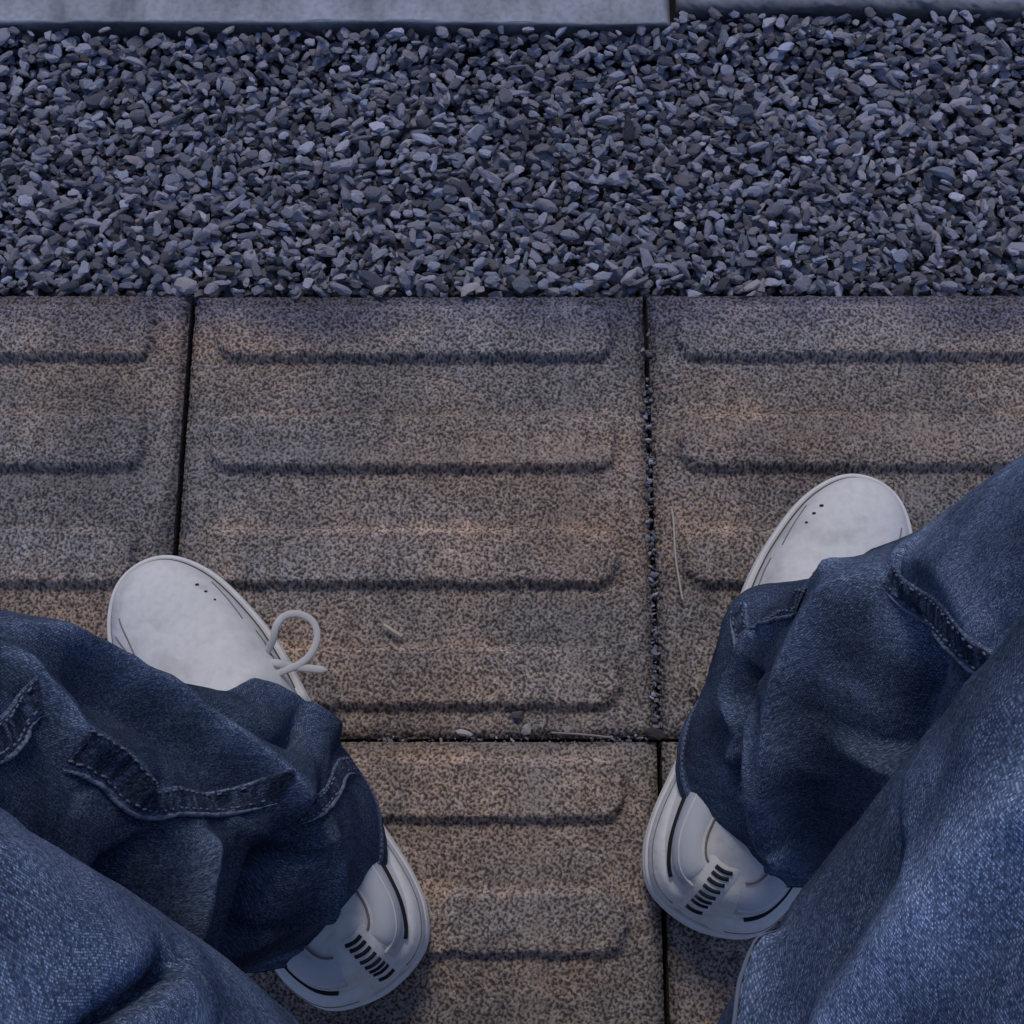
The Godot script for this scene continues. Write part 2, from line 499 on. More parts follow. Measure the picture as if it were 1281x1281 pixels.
# ---------------------------------------------------------------- kerb
func kerb_stone(parent: Node, x0: float, x1: float, face: float, top: float, rough: float, sd: int) -> void:
	var f := FastNoiseLite.new(); f.seed = sd; f.frequency = 0.03; f.fractal_octaves = 4
	var sh := Shape.new()
	sh.gain = 1.3
	var nx := int((x1 - x0) / 0.0025) + 1
	var prof := 30
	for a in nx:
		var x := lerpf(x0, x1, float(a) / (nx - 1))
		var end := clampf(1.0 - minf(x - x0, x1 - x) / 0.006, 0.0, 1.0)
		for b in prof:
			var q := float(b) / (prof - 1)
			var p: Vector2 # z behind the face, y
			var cham := 0.0010 + rough
			if q < 0.35: p = Vector2(lerpf(0.16, cham, q / 0.35), top)
			elif q < 0.75:
				var g := (q - 0.35) / 0.4 * PI * 0.5
				p = Vector2(cham * (1.0 - sin(g)), top - cham * 0.8 * (1.0 - cos(g)))
			else: p = Vector2(0.0, lerpf(top - cham * 0.8, -0.05, (q - 0.75) / 0.25))
			var edge := exp(-pow((q - 0.55) / 0.22, 2.0))
			var n1 := f.get_noise_3d(x * 1000.0, p.y * 1000.0, p.x * 1000.0)
			var n2 := f.get_noise_3d(x * 3000.0, p.y * 3000.0 + 99.0, p.x * 3000.0)
			var dz := edge * (n1 * (0.0022 + rough * 0.35) + n2 * rough * 0.2) + f.get_noise_2d(x * 120.0, 7.0) * 0.004
			var y := p.y - end * end * 0.004 - edge * absf(n2) * rough * 0.35
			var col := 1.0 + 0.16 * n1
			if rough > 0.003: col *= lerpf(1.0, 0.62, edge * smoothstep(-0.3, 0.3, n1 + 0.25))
			# shade of the face turned from the light, painted darker toward the bottom
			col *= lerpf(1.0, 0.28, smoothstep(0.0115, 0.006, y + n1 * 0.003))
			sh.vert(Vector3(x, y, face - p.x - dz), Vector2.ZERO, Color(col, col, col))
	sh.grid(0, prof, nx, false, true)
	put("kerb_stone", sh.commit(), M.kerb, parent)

func build_kerb() -> void:
	var k := base("kerb")
	tag(k, "pale grey concrete kerb stones behind the gravel", "", "", "structure")
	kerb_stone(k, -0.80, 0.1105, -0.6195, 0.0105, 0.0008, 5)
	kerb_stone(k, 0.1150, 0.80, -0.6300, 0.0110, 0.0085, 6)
	var road := PlaneMesh.new(); road.size = Vector2(60.0, 30.0)
	var o := put("road", road, M.asphalt)
	o.position = Vector3(0.0, 0.004, -15.78)
	tag(o, "asphalt beyond the kerb", "", "", "structure")
	var g := PlaneMesh.new(); g.size = Vector2(400.0, 400.0)
	var gr := put("ground", g, M.dirt)
	gr.position.y = -0.055
	tag(gr, "ground", "", "", "structure")

# ---------------------------------------------------------------- jeans
class Leg:
	var tab_c := PackedVector3Array(); var tab_r := PackedFloat32Array()
	var tab_a := PackedVector3Array(); var tab_b := PackedVector3Array()
	var length := 0.0
	const STEP := 0.002
	var strokes := []
	var noise: FastNoiseLite
	var blobs := []
	var fade_top := 1.0
	func crv(P: Array, t: float) -> Vector4:
		var N := P.size()
		var k := mini(int(t), N - 2)
		var u := t - k
		var b: Vector4 = P[k]
		var c: Vector4 = P[k + 1]
		var a: Vector4 = P[k - 1] if k > 0 else b * 2.0 - c
		var d: Vector4 = P[k + 2] if k + 2 < N else c * 2.0 - b
		return (b * 2.0 + (c - a) * u + (a * 2.0 - b * 5.0 + c * 4.0 - d) * u * u + (b * 3.0 - a - c * 3.0 + d) * u * u * u) * 0.5
	func setup(P: Array, ref: Vector3) -> void:
		var pts := []
		var n := 1200
		for k in n: pts.append(crv(P, float(P.size() - 1) * k / (n - 1)))
		var cum := PackedFloat32Array([0.0])
		for k in range(1, n):
			var e: Vector4 = pts[k] - pts[k - 1]
			cum.append(cum[k - 1] + Vector3(e.x, e.y, e.z).length())
		length = cum[n - 1]
		var j := 0
		var m := int(length / STEP) + 1
		for k in m:
			var s := k * STEP
			while j < n - 2 and cum[j + 1] < s: j += 1
			var u := (s - cum[j]) / maxf(cum[j + 1] - cum[j], 1e-9)
			var v: Vector4 = (pts[j] as Vector4).lerp(pts[j + 1], u)
			var g: Vector4 = pts[mini(j + 5, n - 1)] - pts[maxi(j - 4, 0)]
			var t := Vector3(g.x, g.y, g.z).normalized()
			var a := (ref - t * t.dot(ref)).normalized()
			tab_c.append(Vector3(v.x, v.y, v.z)); tab_r.append(v.w); tab_a.append(a); tab_b.append(t.cross(a))
	func stroke(pts: Array, amp: float, wl: float, wr: float, fade_shade := 0.0, fade_w := 0.004) -> void:
		var q := PackedVector2Array()
		for p in pts: q.append(Vector2(p[0], p[1] * 0.08))
		# smooth the polyline
		var sm := PackedVector2Array()
		for k in q.size() - 1:
			for jj in 4:
				sm.append(q[k].cubic_interpolate(q[k + 1], q[maxi(k - 1, 0)], q[mini(k + 2, q.size() - 1)], jj / 4.0))
		sm.append(q[q.size() - 1])
		var r := Rect2(sm[0], Vector2.ZERO)
		for p in sm: r = r.expand(p)
		strokes.append({"p": sm, "amp": amp, "wl": wl, "wr": wr, "box": r.grow(maxf(wl, wr) * 2.2), "fade_shade": fade_shade, "fw": fade_w})
	func relief(s: float, phi: float) -> Vector2: # (height, fade and painted crease shade)
		var at := Vector2(s, phi * 0.08)
		var h := 0.0
		var fd := 0.0
		for st in strokes:
			if not (st.box as Rect2).has_point(at): continue
			var pts: PackedVector2Array = st.p
			var best := 1e9
			var side := 1.0
			var where := 0.0
			var n := pts.size() - 1
			for k in n:
				var a := pts[k]
				var e := pts[k + 1] - a
				var t := clampf((at - a).dot(e) / maxf(e.length_squared(), 1e-12), 0.0, 1.0)
				var d := at - a - e * t
				var l := d.length_squared()
				if l < best:
					best = l
					side = 1.0 if e.cross(d) > 0.0 else -1.0
					where = (k + t) / n
			best = sqrt(best)
			var w: float = st.wl if side > 0.0 else st.wr
			var taper := smoothstep(0.0, 0.16, where) * smoothstep(1.0, 0.84, where) * 0.8 + 0.2
			var x := best / w
			h += st.amp * exp(-1.35 * (sqrt(x * x + 0.035) - 0.187)) * taper
			if st.fade_shade != 0.0:
				var y: float = best / st.fw
				fd += st.fade_shade * exp(-y * y) * taper
		for b in blobs:
			var d2 := Vector2((at.x - b[0]) / b[3], (at.y - b[1] * 0.08) / b[4])
			h += b[2] * exp(-d2.length_squared())
		h += noise.get_noise_3d(s * 1000.0, cos(phi) * 80.0, sin(phi) * 80.0) * 0.0022
		h += noise.get_noise_3d(s * 3100.0 + 400.0, cos(phi) * 260.0, sin(phi) * 260.0) * 0.0009
		return Vector2(h, fd)
	func at_raw(s: float, phi: float, lift: float) -> Vector3:
		var x := clampf(s / STEP, 0.0, tab_c.size() - 1.001)
		var k := int(x)
		var u := x - k
		var a := tab_a[k].lerp(tab_a[k + 1], u)
		var b := tab_b[k].lerp(tab_b[k + 1], u)
		return tab_c[k].lerp(tab_c[k + 1], u) + (a * cos(phi) + b * sin(phi)) * (lerpf(tab_r[k], tab_r[k + 1], u) + lift)
	func surf(s: float, phi: float, lift := 0.0) -> Vector3:
		return at_raw(s, phi, relief(s, phi).x + lift)
	func normal(s: float, phi: float) -> Vector3:
		var o := surf(s, phi)
		return (surf(s, phi + 0.02) - o).cross(surf(s + 0.0015, phi) - o).normalized()

func leg_mesh(sh: Shape, leg: Leg, hem: Callable, wear: Callable, bias: float, anchor: float) -> void:
	var nu := 290
	var rows := PackedFloat32Array()
	var s := 0.045
	while s > 0.0:
		rows.append(-s)          # inside of the hem
		s -= 0.005
	s = 0.0
	while s < leg.length - 0.003:
		rows.append(s)
		s += 0.0014 if s > 0.596 and s < 0.656 else 0.0024 if s < 0.34 else (0.0034 if s > 0.52 and s < 0.75 else 0.008)
	var first := sh.p.size()
	for v in rows.size():
		var inside := rows[v] < 0.0
		var sv := absf(rows[v])
		for u in nu:
			var phi := TAU * u / nu - PI
			var ss: float = sv + hem.call(phi) * exp(-sv / 0.05)
			var rel := leg.relief(ss, phi)
			var lift := rel.x
			if inside: lift = rel.x - 0.0028
			elif sv < 0.0135: lift += 0.0016 * smoothstep(0.0135, 0.0125, sv)   # the doubled hem
			var p := leg.at_raw(maxf(ss, 0.0), phi, lift)
			if ss < 0.0: p += (leg.tab_c[0] - leg.tab_c[8]).normalized() * (-ss)
			var w: float = wear.call(sv, phi) * (1.0 + rel.y)
			if not inside: w += 0.55 * (exp(-pow((sv - 0.0128) / 0.0016, 2.0)) + exp(-pow(sv / 0.0022, 2.0)))
			var k := clampf(w, 0.15, 2.9)
			# worn cloth is paler and less blue
			var uv := Vector2(0.0, sv)
			sh.vert(p, uv, Color(k * (1.0 + 0.05 * (k - 1.0)), k, k * (1.0 - 0.06 * (k - 1.0))))
	# the weave follows the cloth over its folds: measure round each row from the anchor
	var mid := int((anchor + PI) / TAU * nu)
	for v in rows.size():
		var k0 := first + v * nu
		var cum := PackedFloat32Array([0.0])
		for u in range(1, nu): cum.append(cum[u - 1] + sh.p[k0 + u].distance_to(sh.p[k0 + u - 1]))
		var turn := bias * smoothstep(0.44, 0.55, absf(rows[v]))
		for u in nu: sh.uv[k0 + u] = Vector2(cum[u] - cum[mid], absf(rows[v])).rotated(turn)
	sh.grid(first, nu, rows.size(), true, false)

func seam_band(leg: Leg, pts: Array, width: float, parent: Node, flip := false) -> void:
	# a felled seam: a raised, puckered strip with a pale worn edge and two rows of thread
	var path := PackedVector2Array()
	var ctrl := []
	for p in pts: ctrl.append(Vector3(p[0], p[1] * 0.08, 0.0))
	for v in spline(ctrl, 24): path.append(Vector2(v.x, v.y))
	var sh := Shape.new()
	sh.gain = 3.0
	var across := 13
	var rows := 0
	var run := 0.0
	var edge_a := PackedVector3Array()
	var stitch := [PackedVector3Array(), PackedVector3Array()]
	var r := RandomNumberGenerator.new(); r.seed = int(pts[0][0] * 9000.0)
	var pk := 0.0
	for k in path.size():
		var t := (path[mini(k + 1, path.size() - 1)] - path[maxi(k - 1, 0)]).normalized()
		var n := Vector2(-t.y, t.x) * (-1.0 if flip else 1.0)
		if k > 0: run += path[k].distance_to(path[k - 1])
		pk = sin(run * TAU / 0.0085 + sin(run * 310.0) * 1.6 + sin(run * 97.0) * 2.0)
		for a in across:
			var q := float(a) / (across - 1)
			var at := path[k] + n * (q * width)
			var phi := at.y / 0.08
			var prof := pow(maxf(0.0, 1.0 - pow(absf(q * 2.0 - 1.0), 6.0)), 0.5)
			var puck := pk * sin(q * PI)
			var lift := 0.0004 + 0.0008 * prof + 0.00022 * puck * prof
			if a == 0 or a == across - 1: lift = -0.0012
			var c := 0.72 + 0.9 * maxf(0.0, puck) * r.randf_range(0.0, 1.5) - 0.15 * maxf(0.0, -puck)
			if a <= 1: c = 2.4 + r.randf_range(-0.7, 0.9)
			if a >= across - 2: c = 1.9 + r.randf_range(-0.9, 0.8)
			sh.vert(leg.surf(at.x, phi, lift), Vector2(at.y, at.x), Color(c, c, c * 0.96))
			if a == 0: edge_a.append(leg.surf(at.x, phi, 0.0012))
		for e in 2:
			var aw := path[k] + n * (width * (0.2 if e == 0 else 0.8))
			stitch[e].append(leg.surf(aw.x, aw.y / 0.08, 0.0017 + 0.0007 * pk))
		rows += 1
	var nn := Vector3.ZERO
	sh.grid(0, across, rows, false, not flip)
	# the strip faces away from the leg
	sh.smooth()
	var mid := sh.p.size() / 2
	nn = leg.normal(path[path.size() / 2].x, path[path.size() / 2].y / 0.08)
	if sh.n[mid].dot(nn) * signf(nn.dot(sh.p[mid] - leg.at_raw(path[path.size() / 2].x, 0.0, -10.0)) + 1e-9) < -2.0: pass
	var band := put("seam_band", sh.commit(), M.denim_dark, parent)
	var es := Shape.new()
	tube(es, edge_a, 0.0011, 6, Color.WHITE, 0.8, 14)
	for k in es.c.size():
		var g := r.randf_range(0.35, 1.25)
		es.c[k] = Color(g, g, g)
		es.p[k] += Vector3(r.randf_range(-1, 1), r.randf_range(-1, 1), r.randf_range(-1, 1)) * 0.00022
	put("seam_edge", es.commit(), M.denim_pale, parent)
	var ts := Shape.new()
	for e in 2:
		var line: PackedVector3Array = stitch[e]
		var k2 := 0
		while k2 + 3 < line.size():
			var seg := PackedVector3Array()
			var acc := 0.0
			var start := k2
			while k2 < line.size() - 1 and acc < 0.0026:
				seg.append(line[k2])
				acc += line[k2].distance_to(line[k2 + 1])
				k2 += 1
			if seg.size() >= 2: tube(ts, seg, 0.00055, 5)
			acc = 0.0
			while k2 < line.size() - 1 and acc < 0.0008:
				acc += line[k2].distance_to(line[k2 + 1])
				k2 += 1
			if k2 == start: break
	if ts.p.size() > 0: tag(put("stitching", ts.commit(), M.thread, parent), "", "", "", "stuff")

func thread_line(leg: Leg, pts: Array, r: float, mat: Material, called: String, parent: Node) -> void:
	var ctrl := []
	for p in pts: ctrl.append(Vector3(p[0], p[1], 0.0))
	var line := PackedVector3Array()
	for v in spline(ctrl, 10): line.append(leg.surf(v.x, v.y, r * 0.4))
	var sh := Shape.new()
	tube(sh, line, r, 6, Color.WHITE, 0.8, 8)
	put(called, sh.commit(), mat, parent)

func build_person() -> void:
	var root := base("person", Vector3.ZERO)
	tag(root, "seated person in baggy blue jeans and white sneakers with knees apart", "person")
	var noise := FastNoiseLite.new(); noise.seed = 42; noise.frequency = 0.012; noise.fractal_octaves = 3
	# left leg of the picture: hem, shin, knee, thigh, hip (x, y, z, radius)
	var A := Leg.new()
	A.noise = noise
	A.setup([Vector4(-.134, .045, -.053, .064), Vector4(-.142, .085, -.061, .066), Vector4(-.164, .150, -.053, .073), Vector4(-.208, .230, -.046, .079), Vector4(-.262, .340, -.052, .086), Vector4(-.285, .455, -.048, .092), Vector4(-.240, .492, .000, .092), Vector4(-.188, .462, .040, .090), Vector4(-.122, .350, .105, .092), Vector4(-.098, .270, .210, .098), Vector4(-.088, .235, .330, .110)], KNEE_REF)
	A.stroke([[.300, -.10], [.243, -.06], [.211, -.18], [.158, -.48], [.129, -.76], [.119, -.95]], .020, .006, .028, 1.3, .0035)
	A.stroke([[.270, -.24], [.225, -.26], [.180, -.60], [.150, -.82]], -.006, .008, .009)
	A.stroke([[.310, -.25], [.279, -.43], [.267, -.53], [.241, -.60], [.222, -.78]], .012, .006, .020, 1.3, .0035)
	A.stroke([[.300, -.45], [.275, -.62], [.255, -.80]], -.005, .010, .010)
	A.stroke([[.155, .30], [.140, -.12], [.126, -.32], [.098, -.43], [.060, -.20]], -.015, .007, .007)
	A.stroke([[.100, .10], [.065, -.20], [.045, -.48]], .014, .022, .016, 0.35, .012)
	A.stroke([[.184, -.87], [.184, -1.13], [.181, -1.43], [.18, -1.7]], .012, .009, .012, 0.55, .006)
	A.stroke([[.123, -1.02], [.131, -1.29], [.129, -1.62], [.125, -1.9]], -.028, .012, .015)
	A.stroke([[.102, -1.00], [.084, -1.48], [.073, -1.85]], .010, .010, .012, 0.5, .008)
	A.stroke([[.24, -1.0], [.225, -1.3], [.22, -1.7]], -.016, .012, .014)
	A.stroke([[.598, .06], [.609, -.06], [.620, -.15], [.642, -.36]], .007, .016, .005)
	A.stroke([[.602, .06], [.613, -.06], [.625, -.16], [.646, -.37]], -.020, .0030, .0045, -.65, .0045)  # crease shadow also painted as darker cloth along the groove
	A.stroke([[.575, -.60], [.614, -.27], [.655, -.05]], .005, .02, .03, 0.3, .014)
	# right leg of the picture
	var B := Leg.new()
	B.noise = noise
	B.setup([Vector4(.161, .045, -.095, .067), Vector4(.167, .085, -.108, .067), Vector4(.192, .150, -.115, .075), Vector4(.229, .240, -.112, .082), Vector4(.262, .340, -.120, .087), Vector4(.285, .455, -.108, .092), Vector4(.252, .495, -.070, .092), Vector4(.213, .467, -.030, .090), Vector4(.146, .345, .077, .092), Vector4(.108, .270, .210, .098), Vector4(.092, .235, .330, .110)], KNEE_REF)
	B.stroke([[.212, .46], [.191, .64], [.171, .85], [.153, 1.06], [.135, 1.39], [.106, 1.69], [.065, 1.99]], .022, .034, .007, 0.8, .005)
	B.stroke([[.114, .57], [.150, .62], [.192, .43]], .009, .010, .010, 1.0, .004)
	B.stroke([[.120, .50], [.099, .66], [.083, .80], [.084, 1.09], [.057, 1.30]], .012, .010, .009, 0.7, .006)
	B.stroke([[.120, .85], [.105, 1.05], [.085, 1.27], [.066, 1.60]], -.024, .012, .011)
	B.stroke([[.125, .87], [.119, 1.39], [.087, 1.71], [.039, 2.11]], .011, .006, .009, 0.9, .004)
	B.stroke([[.10, 1.75], [.07, 2.0], [.03, 2.3]], .008, .006, .006, 0.8, .003)
	B.stroke([[.25, .80], [.22, 1.15], [.19, 1.6]], -.026, .022, .020)
	B.stroke([[.225, .40], [.26, .60], [.285, .95], [.30, 1.3]], .007, .012, .02, 0.3, .010)
	B.stroke([[.207, .38], [.249, .27], [.301, .39]], .002, .02, .02, 0.6, .014)
	B.stroke([[.690, .20], [.63, .15], [.606, .15], [.560, .18]], .009, .012, .018, 1.3, .012)
	B.stroke([[.622, .46], [.591, .45], [.56, .53]], .005, .014, .018, 0.5, .014)
	B.stroke([[.70, .40], [.66, .36], [.63, .40], [.58, .5]], -.007, .016, .018)
	B.stroke([[.66, -.2], [.62, -.1], [.57, -.05]], -.006, .016, .018)
	B.stroke([[.72, .45], [.702, .57], [.695, .69], [.684, .81]], .007, .006, .010, 0.8, .004)
	B.blobs = [[.055, -.12, .021, .036, .028]]
	var cloud := FastNoiseLite.new(); cloud.seed = 15; cloud.frequency = 0.02; cloud.fractal_octaves = 4
	var wear_a := func(s: float, phi: float) -> float:
		var k := lerpf(0.50, 1.02, smoothstep(0.36, 0.54, s))
		if s < 0.012: k *= 0.9
		return k * (1.0 + 0.7 * cloud.get_noise_3d(s * 1000.0, cos(phi) * 80.0, sin(phi) * 80.0))
	var wear_b := func(s: float, phi: float) -> float:
		var k := lerpf(0.58, 0.88, smoothstep(0.16, 0.28, s)) - 0.24 * smoothstep(0.42, 0.56, s)
		return k * (1.0 + 0.8 * cloud.get_noise_3d(s * 1000.0 + 700.0, cos(phi) * 80.0, sin(phi) * 80.0))
	var sh := Shape.new()
	sh.gain = 3.0
	leg_mesh(sh, A, func(phi): return 0.004 * sin(phi * 2.0 + 1.0) + 0.003 * sin(phi * 5.0), wear_a, 1.0, -0.7)
	leg_mesh(sh, B, func(phi): return 0.004 * sin(phi * 2.0 + 2.0) + 0.003 * sin(phi * 5.0 + 1.0), wear_b, -0.7, 0.9)
	# seat of the trousers
	var f := sh.p.size()
	for v in 25:
		for u in 48:
			var lat := PI * v / 24.0
			var lon := TAU * u / 48.0
			sh.vert(Vector3(0.0, 0.225, 0.385) + Vector3(cos(lat) * 0.205, sin(lat) * cos(lon) * 0.118, sin(lat) * sin(lon) * 0.120), Vector2(lon * 0.1, lat * 0.15), Color(0.7, 0.7, 0.7))
	sh.grid(f, 48, 25, true, true)
	var jeans := put("jeans", sh.commit(), M.denim, root)
	seam_band(A, [[.269, -.66], [.252, -.69], [.227, -.81], [.184, -.81], [.135, -.79]], -.0125, jeans)
	seam_band(A, [[.117, -.95], [.080, -.94], [.035, -.66]], -.0110, jeans)
	seam_band(A, [[.320, -.92], [.303, -.74], [.284, -.48]], -.0125, jeans)
	seam_band(B, [[.062, .10], [.072, .36], [.088, .58]], -.0110, jeans)
	seam_band(B, [[.108, .56], [.145, .66], [.172, .72]], -.0110, jeans)
	seam_band(B, [[.212, .55], [.254, .90], [.281, 1.22], [.305, 1.6]], -.0135, jeans)
	thread_line(B, [[.715, .50], [.702, .57], [.695, .69], [.684, .81]], .0008, M.thread, "inseam_stitching", jeans)
	for leg in [A, B]:
		var hem := Shape.new()
		for k in 130:
			var phi := TAU * k / 130.0 - PI
			var seg := PackedVector3Array()
			for j in 3: seg.append(leg.surf(.0125, phi + j * 0.014, .0009))
			tube(hem, seg, .00045, 5)
		tag(put("hem_stitching", hem.commit(), M.thread, jeans), "", "", "", "stuff")
	build_shoe(root, Vector3(-.0708, 0.0, .0213), .565, 1.0)
	build_shoe(root, Vector3(.1041, 0.0, -.0134), -.423, -1.0)

# ---------------------------------------------------------------- shoes
const OUT := [[0.0, 0.0], [.028, .007], [.041, .024], [.0455, .048], [.0445, .085], [.0435, .125], [.0455, .168], [.0470, .200], [.0445, .228], [.0360, .262], [.0200, .285], [0.0, .292]]

func outline(q: float) -> Vector2:
	# q 0 at the heel, 0.5 at the toe, back to the heel at 1
	var side := 1.0
	if q > 0.5:
		q = 1.0 - q
		side = -1.0
	var t := q * 2.0 * (OUT.size() - 1)
	var k := mini(int(t), OUT.size() - 2)
	var u := t - k
	var g := func(j: int) -> Vector2:
		if j < 0: return Vector2(-OUT[-j][0], OUT[-j][1])
		if j >= OUT.size():
			var m: int = 2 * (OUT.size() - 1) - j
			return Vector2(-OUT[m][0], OUT[m][1])
		return Vector2(OUT[j][0], OUT[j][1])
	var p: Vector2 = (g.call(k) as Vector2).cubic_interpolate(g.call(k + 1), g.call(k - 1), g.call(k + 2), u)
	p.x *= side
	return p

func last_height(z: float) -> float:
	var tab := [[0.0, .062], [.04, .066], [.09, .072], [.13, .078], [.165, .066], [.20, .049], [.235, .038], [.27, .033], [.30, .030]]
	for k in tab.size() - 1:
		if z <= tab[k + 1][0]:
			return lerpf(tab[k][1], tab[k + 1][1], clampf((z - tab[k][0]) / (tab[k + 1][0] - tab[k][0]), 0.0, 1.0))
	return .030

func upper(q: float, a: float, lift := 0.0) -> Vector3:
	var o := outline(q)
	var sp := Vector2(0.0, clampf(o.y, .050, .240))
	o = sp + (o - sp) * (1.0 - .0032 / maxf((o - sp).length(), .01))
	var c := pow(maxf(cos(a), 0.0), 0.80)
	var p := sp + (o - sp) * c
	var y := .022 + last_height(p.y) * pow(sin(a), 0.88)
	var out := (o - sp).normalized()
	var nrm := Vector3(out.x * cos(a), sin(a), -out.y * cos(a))
	# soft padding and creases
	var pad := .0015 * sin(a * 9.0) * smoothstep(.10, .04, p.y)
	var crease := -.0012 * exp(-pow((p.y - .205 - .01 * sin(p.x * 60.0)) / .004, 2.0)) * sin(a) - .0010 * exp(-pow((p.y - .193 + .008 * cos(p.x * 50.0)) / .004, 2.0)) * sin(a)
	return Vector3(p.x, y, -p.y) + nrm * (pad + crease + lift)

func build_shoe(root: Node3D, at: Vector3, turn: float, mirror: float) -> void:
	var sho := base("shoe", at, root)
	sho.rotation.y = turn
	tag(sho, "white sneaker, toes up left, untied lace loop at its side" if mirror > 0.0 else "white sneaker, toes up right, mostly under the jeans hem")
	var N := 200
	var flip := mirror < 0.0
	var mx := func(v: Vector3) -> Vector3: return Vector3(v.x * mirror, v.y, v.z)
	var rim := func(sh: Shape, prof: Array, col: Color) -> void:
		var first := sh.p.size()
		for pr in prof:
			for k in N:
				var o := outline(float(k) / N)
				var sp := Vector2(0.0, clampf(o.y, .050, .240))
				o += (o - sp).normalized() * float(pr[0])
				sh.vert(Vector3(o.x * mirror, pr[1], -o.y), Vector2(o.x, o.y), col)
		sh.grid(first, N, prof.size(), true, flip)
		var last := sh.p.size() - N
		var mid := sh.vert(Vector3(0.0, prof[prof.size() - 1][1], -.145), Vector2.ZERO, col)
		for k in N:
			if flip: sh.i.append_array(PackedInt32Array([mid, last + (k + 1) % N, last + k]))
			else: sh.i.append_array(PackedInt32Array([mid, last + k, last + (k + 1) % N]))
	var so := Shape.new()
	rim.call(so, [[-.012, .0035], [-.003, .0035], [-.0015, .006], [-.001, .011]], Color.WHITE)
	put("outsole", so.commit(), M.sole, sho)
	var ms := Shape.new()
	rim.call(ms, [[-.003, .009], [.0000, .0095], [.0012, .012], [.0014, .016], [.0010, .0185], [-.0002, .0195], [-.0002, .0202], [.0008, .0212], [.0008, .0235], [.0000, .0250], [-.0016, .0252], [-.0030, .0240]], Color.WHITE)
	put("midsole", ms.commit(), M.rubber, sho)
	var smudge := FastNoiseLite.new(); smudge.seed = 61; smudge.frequency = 0.03; smudge.fractal_octaves = 4
	var up := Shape.new()
	var R := 40
	for j in R:
		for k in N:
			var a := PI * 0.5 * j / (R - 1)
			var up_at := upper(float(k) / N, a)
			var sm := smudge.get_noise_3d(up_at.x * 1000.0, up_at.y * 1000.0, up_at.z * 1000.0 + mirror * 300.0)
			var dirt := 1.0 - 0.16 * smoothstep(0.1, 0.5, sm) - 0.18 * smoothstep(0.35, 0.0, a) * (0.6 + 0.8 * sm)
			up.vert(mx.call(up_at), Vector2(float(k) / N, a), Color(dirt, dirt * 0.995, dirt * 0.98))
	up.grid(0, N, R, true, flip)
	put("upper", up.commit(), M.leather, sho)
	var line := func(called: String, mat: Material, q0: float, q1: float, a0: float, a1: float, r: float, lift := 0.0, n := 24, bow := 0.0) -> void:
		var pts := PackedVector3Array()
		for k in n + 1:
			var t := float(k) / n
			pts.append(mx.call(upper(fposmod(lerpf(q0, q1, t), 1.0), lerpf(a0, a1, t) + bow * sin(t * PI), lift)))
		var s := Shape.new()
		tube(s, pts, r, 6)
		put(called, s.commit(), mat, sho)
	# dark piping curves either side of the heel
	line.call("piping", M.black,   .055, .165, .52, .60, .0013, .0006, 24, .05)
	line.call("piping", M.black, -.035, -.135, .50, .62, .0014, .0006, 24, .05)
	# layered overlays: raised welts that follow the heel
	for w in [[.02, .22, .30, .32, .0016], [.03, .20, .78, .88, .0014], [-.02, -.24, .28, .30, .0016], [-.025, -.21, .74, .86, .0014], [-.03, -.19, .95, 1.02, .0011]]:
		line.call("overlay_welt", M.leather, w[0], w[1], w[2], w[3], w[4], -.0003, 30)
	# raised heel counters and, above them, panels of grey mesh
	var panel := func(called: String, mat: Material, q0: float, q1: float, a0: float, a1: float, lift: float, pinch: float) -> void:
		var ps := Shape.new()
		var nq := 40
		var na := 12
		for j in na:
			for k in nq:
				var t := float(k) / (nq - 1)
				var w := float(j) / (na - 1)
				var top := a1 - pinch * t * t
				var edge := minf(minf(t, 1.0 - t) * 14.0, minf(w, 1.0 - w) * 6.0)
				var l := lift * smoothstep(0.0, 1.0, edge) - .0004 * smoothstep(0.3, 0.0, edge)
				var dirt := 1.0 - 0.16 * smoothstep(0.35, 0.0, w) * (0.6 + 0.4 * sin(t * 37.0))
				ps.vert(mx.call(upper(fposmod(lerpf(q0, q1, t), 1.0), lerpf(a0, top, w), l)), Vector2(t, w), Color(dirt, dirt, dirt))
		ps.grid(0, nq, na, false, flip != (q1 < q0))
		put(called, ps.commit(), mat, sho)
	panel.call("heel_counter", M.leather, .020, .215, .06, .50, .0019, .26)
	panel.call("heel_counter", M.leather, -.004, -.215, .06, .46, .0019, .22)
	panel.call("mesh_panel", M.mesh_cloth, .035, .17, .60, 1.12, .0008, -.10)
	panel.call("mesh_panel", M.mesh_cloth, -.02, -.17, .56, 1.10, .0008, -.10)
	for cl in [[.03, .19, .27, .30, 0.0], [-.02, -.19, .25, .28, 0.0], [.045, .165, 1.14, 1.22, 0.0], [-.03, -.165, 1.12, 1.20, 0.0]]:
		line.call("contour_seam", M.grey_thread, cl[0], cl[1], cl[2], cl[3], .0006, .0017 if cl[2] < .5 else .0008, 26, cl[4])
	# ribs of the mesh panels between the welts
	for k in 3:
		var a := .50 + .12 * k
		line.call("panel_rib", M.rubber, -.035, -.17 + .008 * k, a, a + .06, .0007, .0001, 26)
		line.call("panel_rib", M.rubber, .06, .17 - .008 * k, a + .22, a + .27, .0006, .0001, 26)
	line.call("sole_gap", M.black, -.03, -.20, .03, .03, .0009, .0004, 30)
	# seam line round the toe and stitch rows on the vamp
	line.call("toe_seam", M.grey_dark, .28, .72, .10, .10, .0007, .0002, 60)
	line.call("vamp_stitching", M.grey_thread, .355, .40, .52, .42, .0005, .0001, 16)
	line.call("vamp_stitching", M.grey_thread, .34, .295, .36, .36, .0006, .0001, 16)
